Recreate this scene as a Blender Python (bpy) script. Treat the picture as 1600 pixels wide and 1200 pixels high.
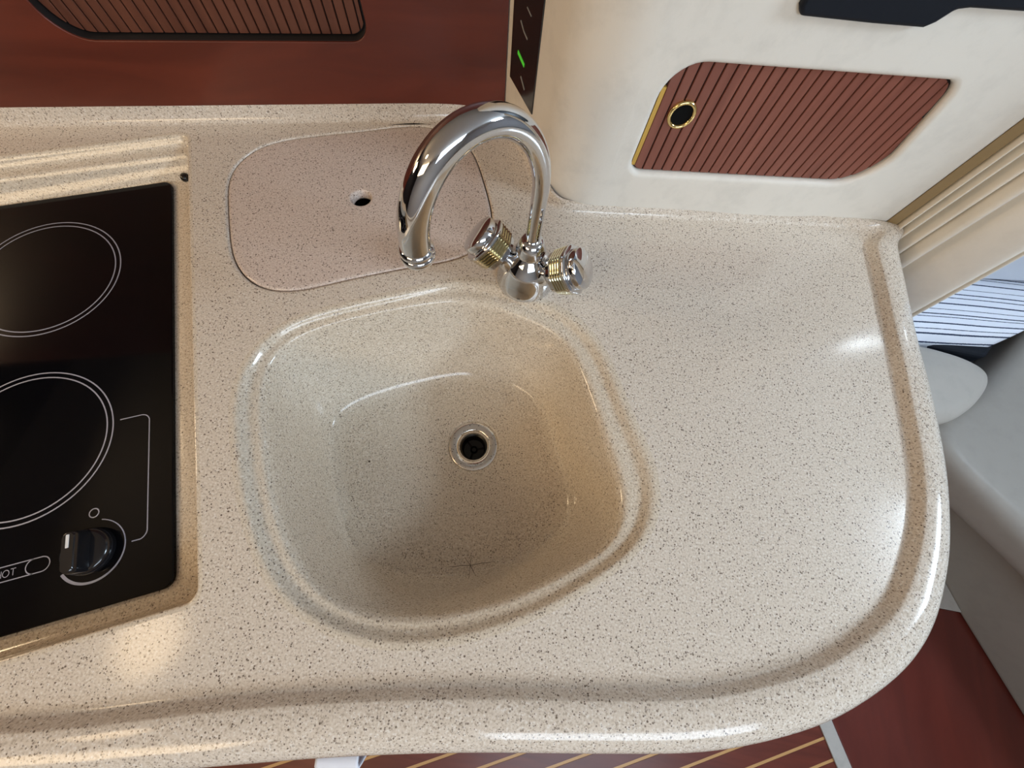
import bpy, math, random
from mathutils import Vector, Matrix
from mathutils.geometry import tessellate_polygon

# ------------------------------------------------------------------ camera, world, light
scene = bpy.context.scene
for o in list(bpy.data.objects):
    bpy.data.objects.remove(o)
C = scene.collection
ZC = 0.90            # height of the worktop above the cabin floor
EYE = 0.40           # camera above the worktop

cam_d = bpy.data.cameras.new('camera')
cam = bpy.data.objects.new('camera', cam_d)
C.objects.link(cam)
cam_d.sensor_fit = 'HORIZONTAL'
cam_d.sensor_width = 36.0
cam_d.lens = 36.0 * 601.0 / 1600.0
cam_d.clip_start = 0.01
_p, _r = math.radians(69.75), math.radians(11.0)
_cp, _sp, _cr, _sr = math.cos(_p), math.sin(_p), math.cos(_r), math.sin(_r)
_x = Vector((_cr, _sr * _sp, _sr * _cp))
_y = Vector((_sr, -_cr * _sp, -_cr * _cp))
_z = Vector((0.0, _cp, -_sp))
_up, _bk = -_y, -_z
_up = Vector((-_sr, _cr * _sp, _cr * _cp)); _rt = _up.cross(_bk)
cam.matrix_world = Matrix(((_rt.x, _up.x, _bk.x, 0), (_rt.y, _up.y, _bk.y, 0),
                           (_rt.z, _up.z, _bk.z, ZC + EYE), (0, 0, 0, 1)))
scene.camera = cam

world = bpy.data.worlds.new('cabin_world')
scene.world = world
world.use_nodes = True
world.node_tree.nodes['Background'].inputs[0].default_value = (0.80, 0.86, 1.0, 1)
world.node_tree.nodes['Background'].inputs[1].default_value = 0.35

def area_light(name, loc, target, sx, sy, power, col):
    d = bpy.data.lights.new(name, 'AREA')
    d.shape = 'RECTANGLE'; d.size = sx; d.size_y = sy; d.energy = power; d.color = col
    o = bpy.data.objects.new(name, d); C.objects.link(o)
    o.location = (loc[0], loc[1], loc[2] + ZC)
    o.rotation_euler = (Vector(target) - Vector(loc)).to_track_quat('-Z', 'Y').to_euler()
    return o
area_light('companionway_daylight', (0.75, -1.15, 0.97), (0.25, 0.2, 0.0), 1.1, 0.8, 22.0, (0.74, 0.865, 1.0))
area_light('saloon_lamp_glow', (-1.60, -0.12, 0.66), (0.0, 0.15, 0.0), 0.26, 0.18, 4.5, (1.0, 0.74, 0.45))
area_light('aisle_warm_fill', (-0.85, -1.15, 0.96), (-0.15, 0.1, 0.0), 0.75, 0.55, 8.5, (1.0, 0.74, 0.45))  # added warm fill over the aisle, no lamp fixture there
area_light('forward_hatch_daylight', (1.62, 0.14, 0.98), (0.0, 0.1, -0.05), 0.42, 0.30, 21.0, (0.68, 0.84, 1.0))

vs = scene.view_settings
vs.view_transform = 'Standard'
vs.look = 'None'
vs.exposure = 0.15
vs.gamma = 1.0
vs.use_curve_mapping = False

# ------------------------------------------------------------------ helpers
def srgb(r, g, b):
    f = lambda c: ((c / 255.0) / 12.92) if c / 255.0 <= 0.04045 else (((c / 255.0) + 0.055) / 1.055) ** 2.4
    return (f(r), f(g), f(b), 1.0)

def mat(name, col, rough=0.5, metal=0.0, spec=0.5, coat=0.0, emit=None, estr=0.0):
    m = bpy.data.materials.new(name); m.use_nodes = True
    b = m.node_tree.nodes['Principled BSDF']
    b.inputs['Base Color'].default_value = col
    b.inputs['Roughness'].default_value = rough
    b.inputs['Metallic'].default_value = metal
    b.inputs['Specular IOR Level'].default_value = spec
    b.inputs['Coat Weight'].default_value = coat
    b.inputs['Coat Roughness'].default_value = 0.2
    if emit:
        b.inputs['Emission Color'].default_value = emit
        b.inputs['Emission Strength'].default_value = estr
    return m

def nd(m, t, **kw):
    n = m.node_tree.nodes.new(t)
    for k, v in kw.items():
        setattr(n, k, v)
    return n

def ramp(m, stops, interp='LINEAR'):
    r = nd(m, 'ShaderNodeValToRGB')
    r.color_ramp.interpolation = interp
    while len(r.color_ramp.elements) < len(stops):
        r.color_ramp.elements.new(0.5)
    for e, (p, c) in zip(r.color_ramp.elements, stops):
        e.position = p; e.color = c
    return r

def mixc(m, fac, a, b, blend='MIX'):
    n = nd(m, 'ShaderNodeMix', data_type='RGBA', blend_type=blend)
    L = m.node_tree.links
    for sock, val in ((n.inputs[0], fac), (n.inputs[6], a), (n.inputs[7], b)):
        if hasattr(val, 'is_output'):
            L.new(val, sock)
        else:
            sock.default_value = val
    return n.outputs[2]

class MB:
    """collects vertices and faces of one mesh"""
    def __init__(self):
        self.v = []; self.f = []
    def ring(self, pts):
        i = len(self.v); self.v.extend(Vector(p) for p in pts); return list(range(i, i + len(pts)))
    def bridge(self, a, b, closed=True):
        n = len(a)
        for i in range(n if closed else n - 1):
            j = (i + 1) % n
            self.f.append((a[i], a[j], b[j], b[i]))
    def loft(self, rings, closed=True, cap0=False, cap1=False):
        ids = [self.ring(r) for r in rings]
        for a, b in zip(ids, ids[1:]):
            self.bridge(a, b, closed)
        if cap0: self.f.append(tuple(reversed(ids[0])))
        if cap1: self.f.append(tuple(ids[-1]))
        return ids
    def fill(self, loops):
        """flat region with holes; loops = lists of vertex ids, first the outer one"""
        flat = [i for l in loops for i in l]
        tris = tessellate_polygon([[self.v[i] for i in l] for l in loops])
        for t in tris:
            self.f.append(tuple(flat[k] for k in t))
    def box(self, lo, hi, m=None):
        x0, y0, z0 = lo; x1, y1, z1 = hi
        p = [Vector(q) for q in ((x0,y0,z0),(x1,y0,z0),(x1,y1,z0),(x0,y1,z0),(x0,y0,z1),(x1,y0,z1),(x1,y1,z1),(x0,y1,z1))]
        if m is not None: p = [m @ q for q in p]
        i = len(self.v); self.v.extend(p)
        for q in ((0,3,2,1),(4,5,6,7),(0,1,5,4),(1,2,6,5),(2,3,7,6),(3,0,4,7)):
            self.f.append(tuple(i + k for k in q))
    def tube(self, pts, rad, segs=24, cap=True):
        pts = [Vector(p) for p in pts]
        n = len(pts)
        if not hasattr(rad, '__len__'): rad = [rad] * n
        t0 = (pts[1] - pts[0]).normalized()
        nrm = t0.orthogonal().normalized()
        rings = []
        prev = t0
        for i, p in enumerate(pts):
            t = ((pts[min(i + 1, n - 1)] - pts[max(i - 1, 0)])).normalized()
            nrm = prev.rotation_difference(t) @ nrm
            prev = t
            bn = t.cross(nrm)
            rings.append([p + rad[i] * (math.cos(2*math.pi*k/segs) * nrm + math.sin(2*math.pi*k/segs) * bn) for k in range(segs)])
        self.loft(rings, True, cap, cap)
    def lathe(self, prof, org, axis=(0,0,1), segs=32, lobes=0, amp=0.0, cap0=True, cap1=True):
        ax = Vector(axis).normalized()
        e1 = ax.orthogonal().normalized(); e2 = ax.cross(e1)
        org = Vector(org)
        rings = []
        for r, h in prof:
            rr = []
            for k in range(segs):
                a = 2 * math.pi * k / segs
                q = r * (1 + (amp * math.cos(lobes * a) if lobes else 0))
                rr.append(org + ax * h + q * (math.cos(a) * e1 + math.sin(a) * e2))
            rings.append(rr)
        self.loft(rings, True, cap0, cap1)

def thing(name, label, cat, loc, group=None, kind=None):
    o = bpy.data.objects.new(name, None)
    C.objects.link(o)
    o.empty_display_size = 0.05
    o.location = (loc[0], loc[1], loc[2] + ZC)
    tag(o, label, cat, group, kind)
    return o

def tag(o, label=None, cat=None, group=None, kind=None):
    if label: o['label'] = label
    if cat: o['category'] = cat
    if group: o['group'] = group
    if kind: o['kind'] = kind
    return o

def world_loc(o):
    l = Vector(o.location)
    while o.parent:
        o = o.parent; l += Vector(o.location)
    return l

def obj(name, mb, material, parent=None, smooth=35, bevel=0.0, recalc=True, bsegs=3):
    vs_ = [Vector((p[0], p[1], p[2] + ZC)) for p in mb.v]
    lo = [min(v[i] for v in vs_) for i in range(3)]; hi = [max(v[i] for v in vs_) for i in range(3)]
    if parent is None:
        org = Vector(((lo[0]+hi[0])/2, (lo[1]+hi[1])/2, lo[2])); loc = org
    else:
        org = world_loc(parent); loc = Vector((0, 0, 0))
    me = bpy.data.meshes.new(name)
    me.from_pydata([v - org for v in vs_], [], mb.f)
    me.update()
    if recalc:
        import bmesh
        bm = bmesh.new(); bm.from_mesh(me)
        bmesh.ops.recalc_face_normals(bm, faces=bm.faces)
        bm.to_mesh(me); bm.free()
    for p in me.polygons: p.use_smooth = bool(smooth)
    if smooth and smooth < 180:
        me.set_sharp_from_angle(angle=math.radians(smooth))
    me.materials.append(material)
    o = bpy.data.objects.new(name, me)
    C.objects.link(o)
    o.location = loc
    if parent is not None: o.parent = parent
    if bevel:
        b = o.modifiers.new('bevel', 'BEVEL'); b.width = bevel; b.segments = bsegs
        b.limit_method = 'ANGLE'; b.angle_limit = math.radians(40)
    return o

def catmull(P, n=8, closed=True):
    P = [Vector(p) for p in P]; N = len(P); out = []
    for i in range(N if closed else N - 1):
        if closed:
            a, b, c, d = P[(i-1) % N], P[i], P[(i+1) % N], P[(i+2) % N]
        else:
            b, c = P[i], P[i+1]
            a = P[i-1] if i else b * 2 - c
            d = P[i+2] if i + 2 < N else c * 2 - b
        for k in range(n):
            t = k / n
            out.append(0.5 * (2*b + (c-a)*t + (2*a-5*b+4*c-d)*t*t + (3*b-a-3*c+d)*t**3))
    if not closed: out.append(P[-1].copy())
    return out

def relax(P, n, closed=True):
    for _ in range(n):
        N = len(P)
        P = [(P[(i-1) % N] + 2*P[i] + P[(i+1) % N]) / 4 if (closed or 0 < i < N-1) else P[i] for i in range(N)]
    return P

def lerp(a, b, t): return a + (b - a) * t
def v3(p, z): return Vector((p[0], p[1], z))

def rrect(x0, x1, y0, y1, r, n=6):
    """rounded rectangle, counter-clockwise; r = radius or (bl, br, tr, tl)"""
    if not hasattr(r, '__len__'): r = (r,)*4
    out = []
    for (cx, cy, a0, q) in ((x0+r[0], y0+r[0], 180, r[0]), (x1-r[1], y0+r[1], 270, r[1]), (x1-r[2], y1-r[2], 0, r[2]), (x0+r[3], y1-r[3], 90, r[3])):
        for k in range(n+1):
            a = math.radians(a0 + 90*k/n)
            out.append(Vector((cx + q*math.cos(a), cy + q*math.sin(a))))
    return out

# ------------------------------------------------------------------ materials
def speckled(name, base, dark, light):
    m = mat(name, base, 0.12, spec=0.45)
    L = m.node_tree.links; b = m.node_tree.nodes['Principled BSDF']
    tc = nd(m, 'ShaderNodeTexCoord')
    geo = nd(m, 'ShaderNodeNewGeometry')
    v1 = nd(m, 'ShaderNodeTexVoronoi'); v1.inputs['Scale'].default_value = 620
    L.new(geo.outputs['Position'], v1.inputs['Vector'])
    sep = nd(m, 'ShaderNodeSeparateColor'); L.new(v1.outputs['Color'], sep.inputs[0])
    sz = nd(m, 'ShaderNodeMath', operation='MULTIPLY'); L.new(sep.outputs[0], sz.inputs[0]); sz.inputs[1].default_value = 0.60
    d1 = nd(m, 'ShaderNodeMath', operation='LESS_THAN'); L.new(v1.outputs['Distance'], d1.inputs[0]); L.new(sz.outputs[0], d1.inputs[1])
    g1 = nd(m, 'ShaderNodeMath', operation='GREATER_THAN'); L.new(sep.outputs[1], g1.inputs[0]); g1.inputs[1].default_value = 0.40
    f1 = nd(m, 'ShaderNodeMath', operation='MULTIPLY'); L.new(d1.outputs[0], f1.inputs[0]); L.new(g1.outputs[0], f1.inputs[1])
    f1b = nd(m, 'ShaderNodeMath', operation='MULTIPLY'); L.new(f1.outputs[0], f1b.inputs[0]); L.new(sep.outputs[2], f1b.inputs[1])
    nz = nd(m, 'ShaderNodeTexNoise'); nz.inputs['Scale'].default_value = 520; nz.inputs['Detail'].default_value = 2
    L.new(geo.outputs['Position'], nz.inputs['Vector'])
    r = ramp(m, [(0.32, dark), (0.47, base), (0.56, base), (0.70, light)])
    L.new(nz.outputs[0], r.inputs[0])
    fine = mixc(m, 0.62, base, r.outputs[0])
    col = mixc(m, f1b.outputs[0], fine, (0.16, 0.12, 0.09, 1))
    L.new(col, b.inputs['Base Color'])
    return m
STONE = speckled('speckled_solid_surface', srgb(219, 207, 192), srgb(166, 149, 130), srgb(244, 241, 236))
STONE_LID = speckled('speckled_lid', srgb(214, 197, 185), srgb(164, 144, 130), srgb(238, 230, 222))
STONE_BOWL = speckled('speckled_bowl', srgb(217, 204, 185), srgb(165, 148, 125), srgb(243, 238, 228))
CHROME = mat('chrome', (0.66, 0.665, 0.68, 1), 0.045, 1.0)
GOLD = mat('gold_plate', srgb(222, 215, 186), 0.10, 1.0)
BRASS = mat('polished_brass', srgb(232, 205, 140), 0.12, 1.0)
BLACKGLASS = mat('black_ceramic_glass', (0.003, 0.003, 0.004, 1), 0.06, spec=0.22)
PRINT = mat('grey_print', srgb(150, 152, 168), 0.4)
BLACKPLASTIC = mat('black_plastic', (0.010, 0.010, 0.012, 1), 0.16, spec=0.6)
WHITEMARK = mat('white_mark', srgb(226, 230, 235), 0.4)
RUBBER = mat('black_rubber', (0.008, 0.008, 0.009, 1), 0.25)
DARK = mat('dark_cavity', (0.004, 0.004, 0.004, 1), 0.8, spec=0.1)
WALNUT = mat('dark_walnut', (0.016, 0.010, 0.008, 1), 0.6, spec=0.2)
NAVY = mat('dark_navy_vinyl', (0.005, 0.007, 0.012, 1), 0.6, spec=0.25)

def vinyl(name, col, amt=0.06, rough=0.42):
    m = mat(name, col, rough, spec=0.35)
    L = m.node_tree.links; b = m.node_tree.nodes['Principled BSDF']
    geo = nd(m, 'ShaderNodeNewGeometry')
    n = nd(m, 'ShaderNodeTexNoise'); n.inputs['Scale'].default_value = 26; n.inputs['Detail'].default_value = 5; n.inputs['Roughness'].default_value = 0.65
    L.new(geo.outputs['Position'], n.inputs['Vector'])
    d = tuple(c * (1 - amt * 3) for c in col[:3]) + (1,)
    r = ramp(m, [(0.30, d), (0.52, col), (1.0, col)])
    L.new(n.outputs[0], r.inputs[0]); L.new(r.outputs[0], b.inputs['Base Color'])
    n2 = nd(m, 'ShaderNodeTexNoise'); n2.inputs['Scale'].default_value = 420; n2.inputs['Detail'].default_value = 3
    L.new(geo.outputs['Position'], n2.inputs['Vector'])
    bp = nd(m, 'ShaderNodeBump'); bp.inputs['Strength'].default_value = 0.10; bp.inputs['Distance'].default_value = 0.001
    L.new(n2.outputs[0], bp.inputs['Height']); L.new(bp.outputs[0], b.inputs['Normal'])
    return m
WHITE = vinyl('white_gelcoat', srgb(228, 222, 211), 0.03)
CREAM = vinyl('cream_headliner', srgb(226, 223, 217), 0.02, 0.7)
LEATHER = vinyl('pale_grey_vinyl', srgb(180, 173, 164), 0.02, 0.5)
SETTEE = vinyl('grey_vinyl', srgb(156, 150, 142), 0.02, 0.5)
CURTAIN = vinyl('cream_curtain', srgb(230, 222, 208), 0.02, 0.65)
GREYTRIM = vinyl('grey_trim', srgb(190, 186, 180), 0.04, 0.5)
TOWEL = mat('white_cotton', srgb(232, 233, 240), 0.9, spec=0.1)
PALEBLUE = mat('pale_blue_lining', srgb(206, 212, 222), 0.7)

def wood(name, a, b_, scale=(2.5, 30, 30), rough=0.28, coat=0.3, direction=0.0):
    m = mat(name, a, rough, coat=coat)
    L = m.node_tree.links; b = m.node_tree.nodes['Principled BSDF']
    geo = nd(m, 'ShaderNodeNewGeometry')
    mp = nd(m, 'ShaderNodeMapping'); mp.inputs['Scale'].default_value = scale; mp.inputs['Rotation'].default_value = (0, 0, direction)
    L.new(geo.outputs['Position'], mp.inputs['Vector'])
    n = nd(m, 'ShaderNodeTexNoise'); n.inputs['Scale'].default_value = 1.0; n.inputs['Detail'].default_value = 6; n.inputs['Distortion'].default_value = 0.8
    L.new(mp.outputs[0], n.inputs['Vector'])
    r = ramp(m, [(0.30, a), (0.72, b_)])
    L.new(n.outputs[0], r.inputs[0]); L.new(r.outputs[0], b.inputs['Base Color'])
    return m
CHERRY = wood('cherry_veneer', srgb(84, 31, 18), srgb(108, 44, 27), (5, 5, 24), 0.42, 0.12, direction=math.radians(-17))
SLATWOOD = wood('teak_slat', srgb(118, 66, 52), srgb(140, 84, 68), (60, 60, 6), 0.42, 0.05)
SLATDARK = wood('mahogany_slat', srgb(92, 52, 38), srgb(112, 66, 48), (60, 60, 6), 0.42, 0.05)
CHERRYDARK = wood('cherry_step', srgb(92, 38, 30), srgb(108, 46, 36), (18, 3, 3), 0.35, 0.2)
SOLE = wood('teak_sole', srgb(92, 38, 26), srgb(116, 52, 36), (3, 40, 10), 0.4, 0.1, math.radians(24.5))
HOLLY = mat('holly_inlay', srgb(206, 160, 104), 0.4)
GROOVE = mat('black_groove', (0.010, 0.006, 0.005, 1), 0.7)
GILT = mat('ochre_edge_trim', srgb(142, 120, 84), 0.4)
EDGEYELLOW = mat('yellow_edge', srgb(205, 165, 80), 0.35, 0.35)

# ------------------------------------------------------------------ cabin shell
FLOOR = -0.90
mb = MB(); mb.box((-1.7, -1.75, FLOOR - 0.04), (2.5, 1.6, FLOOR - 0.0010))
floor = tag(obj('floor', mb, HOLLY), kind='structure')
# teak and holly sole: teak planks proud over the pale holly, 50 mm pitch
fa = math.radians(24.5); fu = Vector((math.cos(fa), math.sin(fa))); fv = Vector((-fu.y, fu.x))
def plank_span(pts):
    lo, hi = -9.0, 9.0                       # along fu, inside the cabin rectangle for both plank edges
    for p in pts:
        for c, u, a, b in ((p.x, fu.x, -1.69, 2.49), (p.y, fu.y, -1.74, 0.60)):
            t0, t1 = sorted(((a - c) / u, (b - c) / u)); lo, hi = max(lo, t0), min(hi, t1)
    return lo, hi
for k in range(52):
    d0 = -0.79 - 0.0503 * 34 + 0.0503 * k + 0.0037
    a_, b_ = fv * d0, fv * (d0 + 0.0429)
    lo, hi = plank_span((a_, b_))
    if hi - lo < 0.08: continue
    mbp = MB()
    ring = [a_ + fu * lo, a_ + fu * hi, b_ + fu * hi, b_ + fu * lo]
    mbp.loft([[v3(p, FLOOR - 0.0010) for p in ring], [v3(p, FLOOR) for p in ring]], True, True, True)
    obj('plank', mbp, SOLE, floor, smooth=0)
mb = MB(); mb.box((-1.7, -1.75, 1.02), (2.5, 1.6, 1.06))
ceiling = tag(obj('ceiling', mb, CREAM), kind='structure')
mb = MB(); mb.box((-1.74, -1.75, FLOOR - 0.04), (-1.70, 1.6, 1.02)); tag(obj('wall_left', mb, WALNUT), kind='structure')
mb = MB(); mb.box((-1.7, -1.79, FLOOR - 0.04), (2.5, -1.75, 1.02)); tag(obj('wall_front', mb, CREAM), kind='structure')
mb = MB(); mb.box((2.5, -1.75, FLOOR - 0.04), (2.54, 1.6, 1.02)); tag(obj('wall_forward', mb, PALEBLUE), kind='structure')
mb = MB(); mb.box((-1.7, 1.6, FLOOR - 0.04), (2.5, 1.64, 1.02)); tag(obj('wall_hull', mb, PALEBLUE), kind='structure')

# cherry faced bulkhead behind the worktop, with a cut-out for a slatted panel
BA = Vector((-0.7017, 0.3741)); A0 = Vector((-0.0859, 0.5599)); B0 = Vector((0.0125, 0.4021)); B1 = Vector((0.4748, 0.4891))
class Plane:
    def __init__(s, a, b):
        s.a = a; s.u = (b - a).normalized(); s.n = Vector((s.u.y, -s.u.x))   # n faces the cabin
    def P(s, x, z, d=0.0):
        q = s.a + s.u * x + s.n * d
        return Vector((q.x, q.y, z))
    def M(s):
        return Matrix(((s.u.x, 0, s.n.x, s.a.x), (s.u.y, 0, s.n.y, s.a.y), (0, 1, 0, 0), (0, 0, 0, 1)))   # (s, z, depth) -> world
PB = Plane(BA, A0); PA = Plane(A0, B0); PW = Plane(B0, B1)

def panel_with_hole(pl, outer, hole, thick, edge_r, depth):
    mb = MB()
    o0 = mb.ring([pl.P(x, z) for x, z in outer])
    # rounded edge of the opening, then straight back
    cx = sum(p[0] for p in hole) / len(hole); cz = sum(p[1] for p in hole) / len(hole)
    def off(d):
        N = len(hole); out = []
        for i in range(N):
            a, b = Vector(hole[i-1]), Vector(hole[(i+1) % N])
            t = (b - a).normalized(); nrm = Vector((t.y, -t.x))
            out.append(Vector(hole[i]) + nrm * d)
        return out
    rings = [mb.ring([pl.P(p.x, p.y) for p in off(edge_r + 0.003)])]
    for k in range(0, 7):
        a = math.pi / 2 * k / 6
        rings.append(mb.ring([pl.P(p.x, p.y, -edge_r * (1 - math.cos(a))) for p in off(edge_r * (1 - math.sin(a)))]))
    rings.append(mb.ring([pl.P(p.x, p.y, -depth) for p in off(0)]))
    mb.fill([o0, rings[0]])
    for a, b in zip(rings, rings[1:]): mb.bridge(a, b)
    o1 = mb.ring([pl.P(x, z, -thick) for x, z in outer])
    mb.bridge(o0, o1)
    return mb
holeB = rrect(0.1385, 0.4745, 0.0925, 0.27, (0.034, 0.020, 0.03, 0.03), 8)
outer = [(-0.9, -0.05), (0.6415, -0.05), (0.6415, 0.60), (-0.9, 0.60)]
mbB = panel_with_hole(PB, outer, holeB, 0.02, 0.0012, 0.020)
tag(obj('wall_back', mbB, CHERRY, smooth=40), kind='structure')

def slats(pl, name_parent, s0, s1, pitch, gap, outline, depth, m, thick=0.004, zmax=None):
    """vertical slats clipped to a rounded outline, each its own object"""
    def zrange(s):
        zs = []
        N = len(outline)
        for i in range(N):
            a, b = outline[i], outline[(i+1) % N]
            if (a.x - s) * (b.x - s) < 0:
                zs.append(a.y + (b.y - a.y) * (s - a.x) / (b.x - a.x))
        return (min(zs), max(zs)) if len(zs) >= 2 else None
    x = s0
    while x + 0.003 < s1:
        xe = min(x + pitch - gap, s1)
        cols = []
        for k in range(4):
            s = lerp(x, xe, k / 3)
            zr = zrange(s)
            if zr: cols.append((s, zr[0], zr[1]))
        if len(cols) >= 2:
            mb = MB()
            loop = [(c[0], c[1]) for c in cols] + [(c[0], c[2]) for c in reversed(cols)]
            cxm = sum(c[0] for c in cols) / len(cols)
            mb.loft([[pl.P(a, z, -depth - thick) for a, z in loop], [pl.P(a, z, -depth - 0.0008) for a, z in loop],
                     [pl.P(cxm + (a - cxm) * 0.90, z, -depth) for a, z in loop]], True, False, True)
            obj('slat', mb, m, name_parent, smooth=0)
        x += pitch

pan = thing('tambour_door', 'dark brown slatted tambour door recessed in the cherry bulkhead behind the cooktop', 'door', PB.P(0.3, 0.09, -0.02))
slats(PB, pan, 0.1410, 0.4725, 0.0116, 0.0014, rrect(0.1405, 0.4725, 0.0955, 0.2680, (0.033, 0.019, 0.03, 0.03), 8), 0.010, SLATDARK)
mb = MB(); mb.loft([[PB.P(p.x, p.y, -0.0195) for p in holeB], [PB.P(p.x, p.y, -0.0145) for p in holeB]], True, True, True)
obj('backing_board', mb, GROOVE, pan, smooth=0)
def shade_ring(pl, hole, d0, d1, w, parent):  # black ring inside the opening, stands in for the shadow line along its edge
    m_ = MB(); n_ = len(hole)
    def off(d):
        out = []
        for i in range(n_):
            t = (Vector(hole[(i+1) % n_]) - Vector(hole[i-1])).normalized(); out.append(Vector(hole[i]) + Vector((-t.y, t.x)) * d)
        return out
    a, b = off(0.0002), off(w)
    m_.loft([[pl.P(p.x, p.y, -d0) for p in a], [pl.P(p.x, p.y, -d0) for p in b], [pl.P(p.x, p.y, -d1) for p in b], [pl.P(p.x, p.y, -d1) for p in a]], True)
    obj('opening_shade_ring', m_, GROOVE, parent, smooth=30)
shade_ring(PB, holeB, 0.0016, 0.019, 0.0008, pan)

# white moulded wall: short return carrying the black panel, rounded corner, long face with a locker opening
holeW = rrect(0.0772, 0.3775, 0.0632, 0.1812, (0.016, 0.045, 0.016, 0.034), 9)
# right end of the opening leans a little: shear the top right corner inwards
holeW = [Vector((p.x - max(0.0, p.y - 0.10) * 0.20 * max(0.0, (p.x - 0.25) / 0.13), p.y)) for p in holeW]
mbw = panel_with_hole(PW, [(0.055, -0.12), (0.462, -0.12), (0.462, 0.60), (0.055, 0.60)], holeW, 0.0, 0.006, 0.016)
zz = [-0.12, 0.60]
def strip(mbx, plan):
    ids = [mbx.ring([Vector((p.x, p.y, z)) for z in zz]) for p in plan]
    for a, b in zip(ids, ids[1:]): mbx.f.append((a[0], b[0], b[1], a[1]))
plan = []
ca, cb = PA.P(0.186 - 0.055, 0), PW.P(0.055, 0)
kk = Vector((B0.x, B0.y))
for i in range(13):
    t = i / 12
    a2 = Vector((ca.x, ca.y)); b2 = Vector((cb.x, cb.y))
    plan.append((1-t)**2 * a2 + 2*t*(1-t) * kk + t*t * b2)
plan = [Vector((A0.x, A0.y)) - PA.u * 0.01] + plan
strip(mbw, plan)
ed = []
for i in range(7):
    a = math.pi/2 * i / 6
    q = PW.P(0.462 + 0.008 * math.sin(a), 0, -0.008 * (1 - math.cos(a))); ed.append(Vector((q.x, q.y)))
q = PW.P(0.470, 0, -0.05); ed.append(Vector((q.x, q.y)))
strip(mbw, ed)
wr = tag(obj('wall_right', mbw, WHITE, smooth=50), kind='structure')

door = thing('slatted_locker_door', 'reddish brown slatted locker door with a brass finger pull, in the white wall', 'locker door', PW.P(0.23, 0.063, -0.012))
outW = [Vector(p) for p in rrect(0.0780, 0.3745, 0.0648, 0.1804, (0.016, 0.044, 0.016, 0.034), 9)]
outW = [Vector((p.x - max(0.0, p.y - 0.10) * 0.20 * max(0.0, (p.x - 0.25) / 0.13), p.y)) for p in outW]
slats(PW, door, 0.0835, 0.377, 0.01178, 0.0015, outW, 0.0060, SLATWOOD)
mb = MB(); mb.loft([[PW.P(p.x, p.y, -0.0155) for p in holeW], [PW.P(p.x, p.y, -0.0085) for p in holeW]], True, True, True)
obj('backing_board', mb, GROOVE, door, smooth=0)
mb = MB(); mb.box((0.0782, 0.071, -0.0085), (0.0826, 0.157, -0.0048), PW.M())
tag(obj('edge_strip', mb, EDGEYELLOW, door, smooth=0), 'yellow brass coloured edge strip')
pull = MB(); c0 = PW.P(0.1100, 0.1318, -0.0062)
nW = Vector((PW.n.x, PW.n.y, 0))
pull.lathe([(0.0146, 0.0), (0.0146, 0.0016), (0.0138, 0.0030), (0.0126, 0.0036), (0.0114, 0.0032), (0.0106, 0.0020), (0.0104, 0.0006)], c0, nW, 40, cap0=False, cap1=False)
pr = tag(obj('finger_pull', pull, BRASS, door, smooth=60), 'round polished brass finger pull')
mb = MB(); mb.lathe([(0.0106, 0.0004), (0.0106, 0.0012), (0.006, 0.0009)], c0, nW, 32)
obj('latch_hole', mb, DARK, pr)

# black switch panel on the return wall
sw = thing('switch_panel', 'black switch panel with a green light on the narrow white return wall', 'switch panel', PA.P(0.05, 0.062, 0.0))
mb = MB(); mb.box((0.013, 0.062, -0.002), (0.0875, 0.30, 0.0015), PA.M())
obj('faceplate', mb, BLACKPLASTIC, sw, smooth=0, bevel=0.0004)
def mark(s0, z0, s1, z1, w, m, nm, lab=None):
    mbm = MB(); a, b = Vector((s0, z0)), Vector((s1, z1)); t = (b-a).normalized(); n = Vector((-t.y, t.x)) * w / 2
    lp = [a - n, b - n, b + n, a + n]
    mbm.loft([[PA.P(p.x, p.y, 0.0013) for p in lp], [PA.P(p.x, p.y, 0.0020) for p in lp]], True, False, True)
    o = obj(nm, mbm, m, sw, smooth=0)
    if lab: tag(o, lab)
LED = mat('green_led', srgb(80, 190, 60), 0.4, emit=srgb(70, 200, 50), estr=0.35)
GREYMARK = mat('grey_mark', srgb(150, 146, 140), 0.5)
mark(0.034, 0.1018, 0.0546, 0.0985, 0.0042, LED, 'indicator_light', 'lit green bar')
mark(0.036, 0.1335, 0.046, 0.1285, 0.0016, GREYMARK, 'printed_mark'); mark(0.046, 0.1285, 0.057, 0.1265, 0.0016, GREYMARK, 'printed_mark')
mark(0.0475, 0.0825, 0.061, 0.0752, 0.0022, GREYMARK, 'printed_mark')
mark(0.050, 0.152, 0.062, 0.150, 0.0012, GREYMARK, 'printed_mark')

# dark padded fitting above the locker
mb = MB()
prof = [(0.156, 0.60), (0.1580, 0.2290), (0.1625, 0.2232), (0.225, 0.2222), (0.2715, 0.2222), (0.2780, 0.2262), (0.2850, 0.2350), (0.2950, 0.2368), (0.466, 0.2392), (0.466, 0.60)]
mb.loft([[PW.P(x, z, -0.002) for x, z in prof], [PW.P(x, z, 0.007) for x, z in prof]], True, True, True)
nav = obj('padded_fitting', mb, NAVY, smooth=30, bevel=0.003)
tag(nav, 'dark navy padded fitting with a stepped lower edge above the slatted locker door', 'wall fitting')

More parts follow.
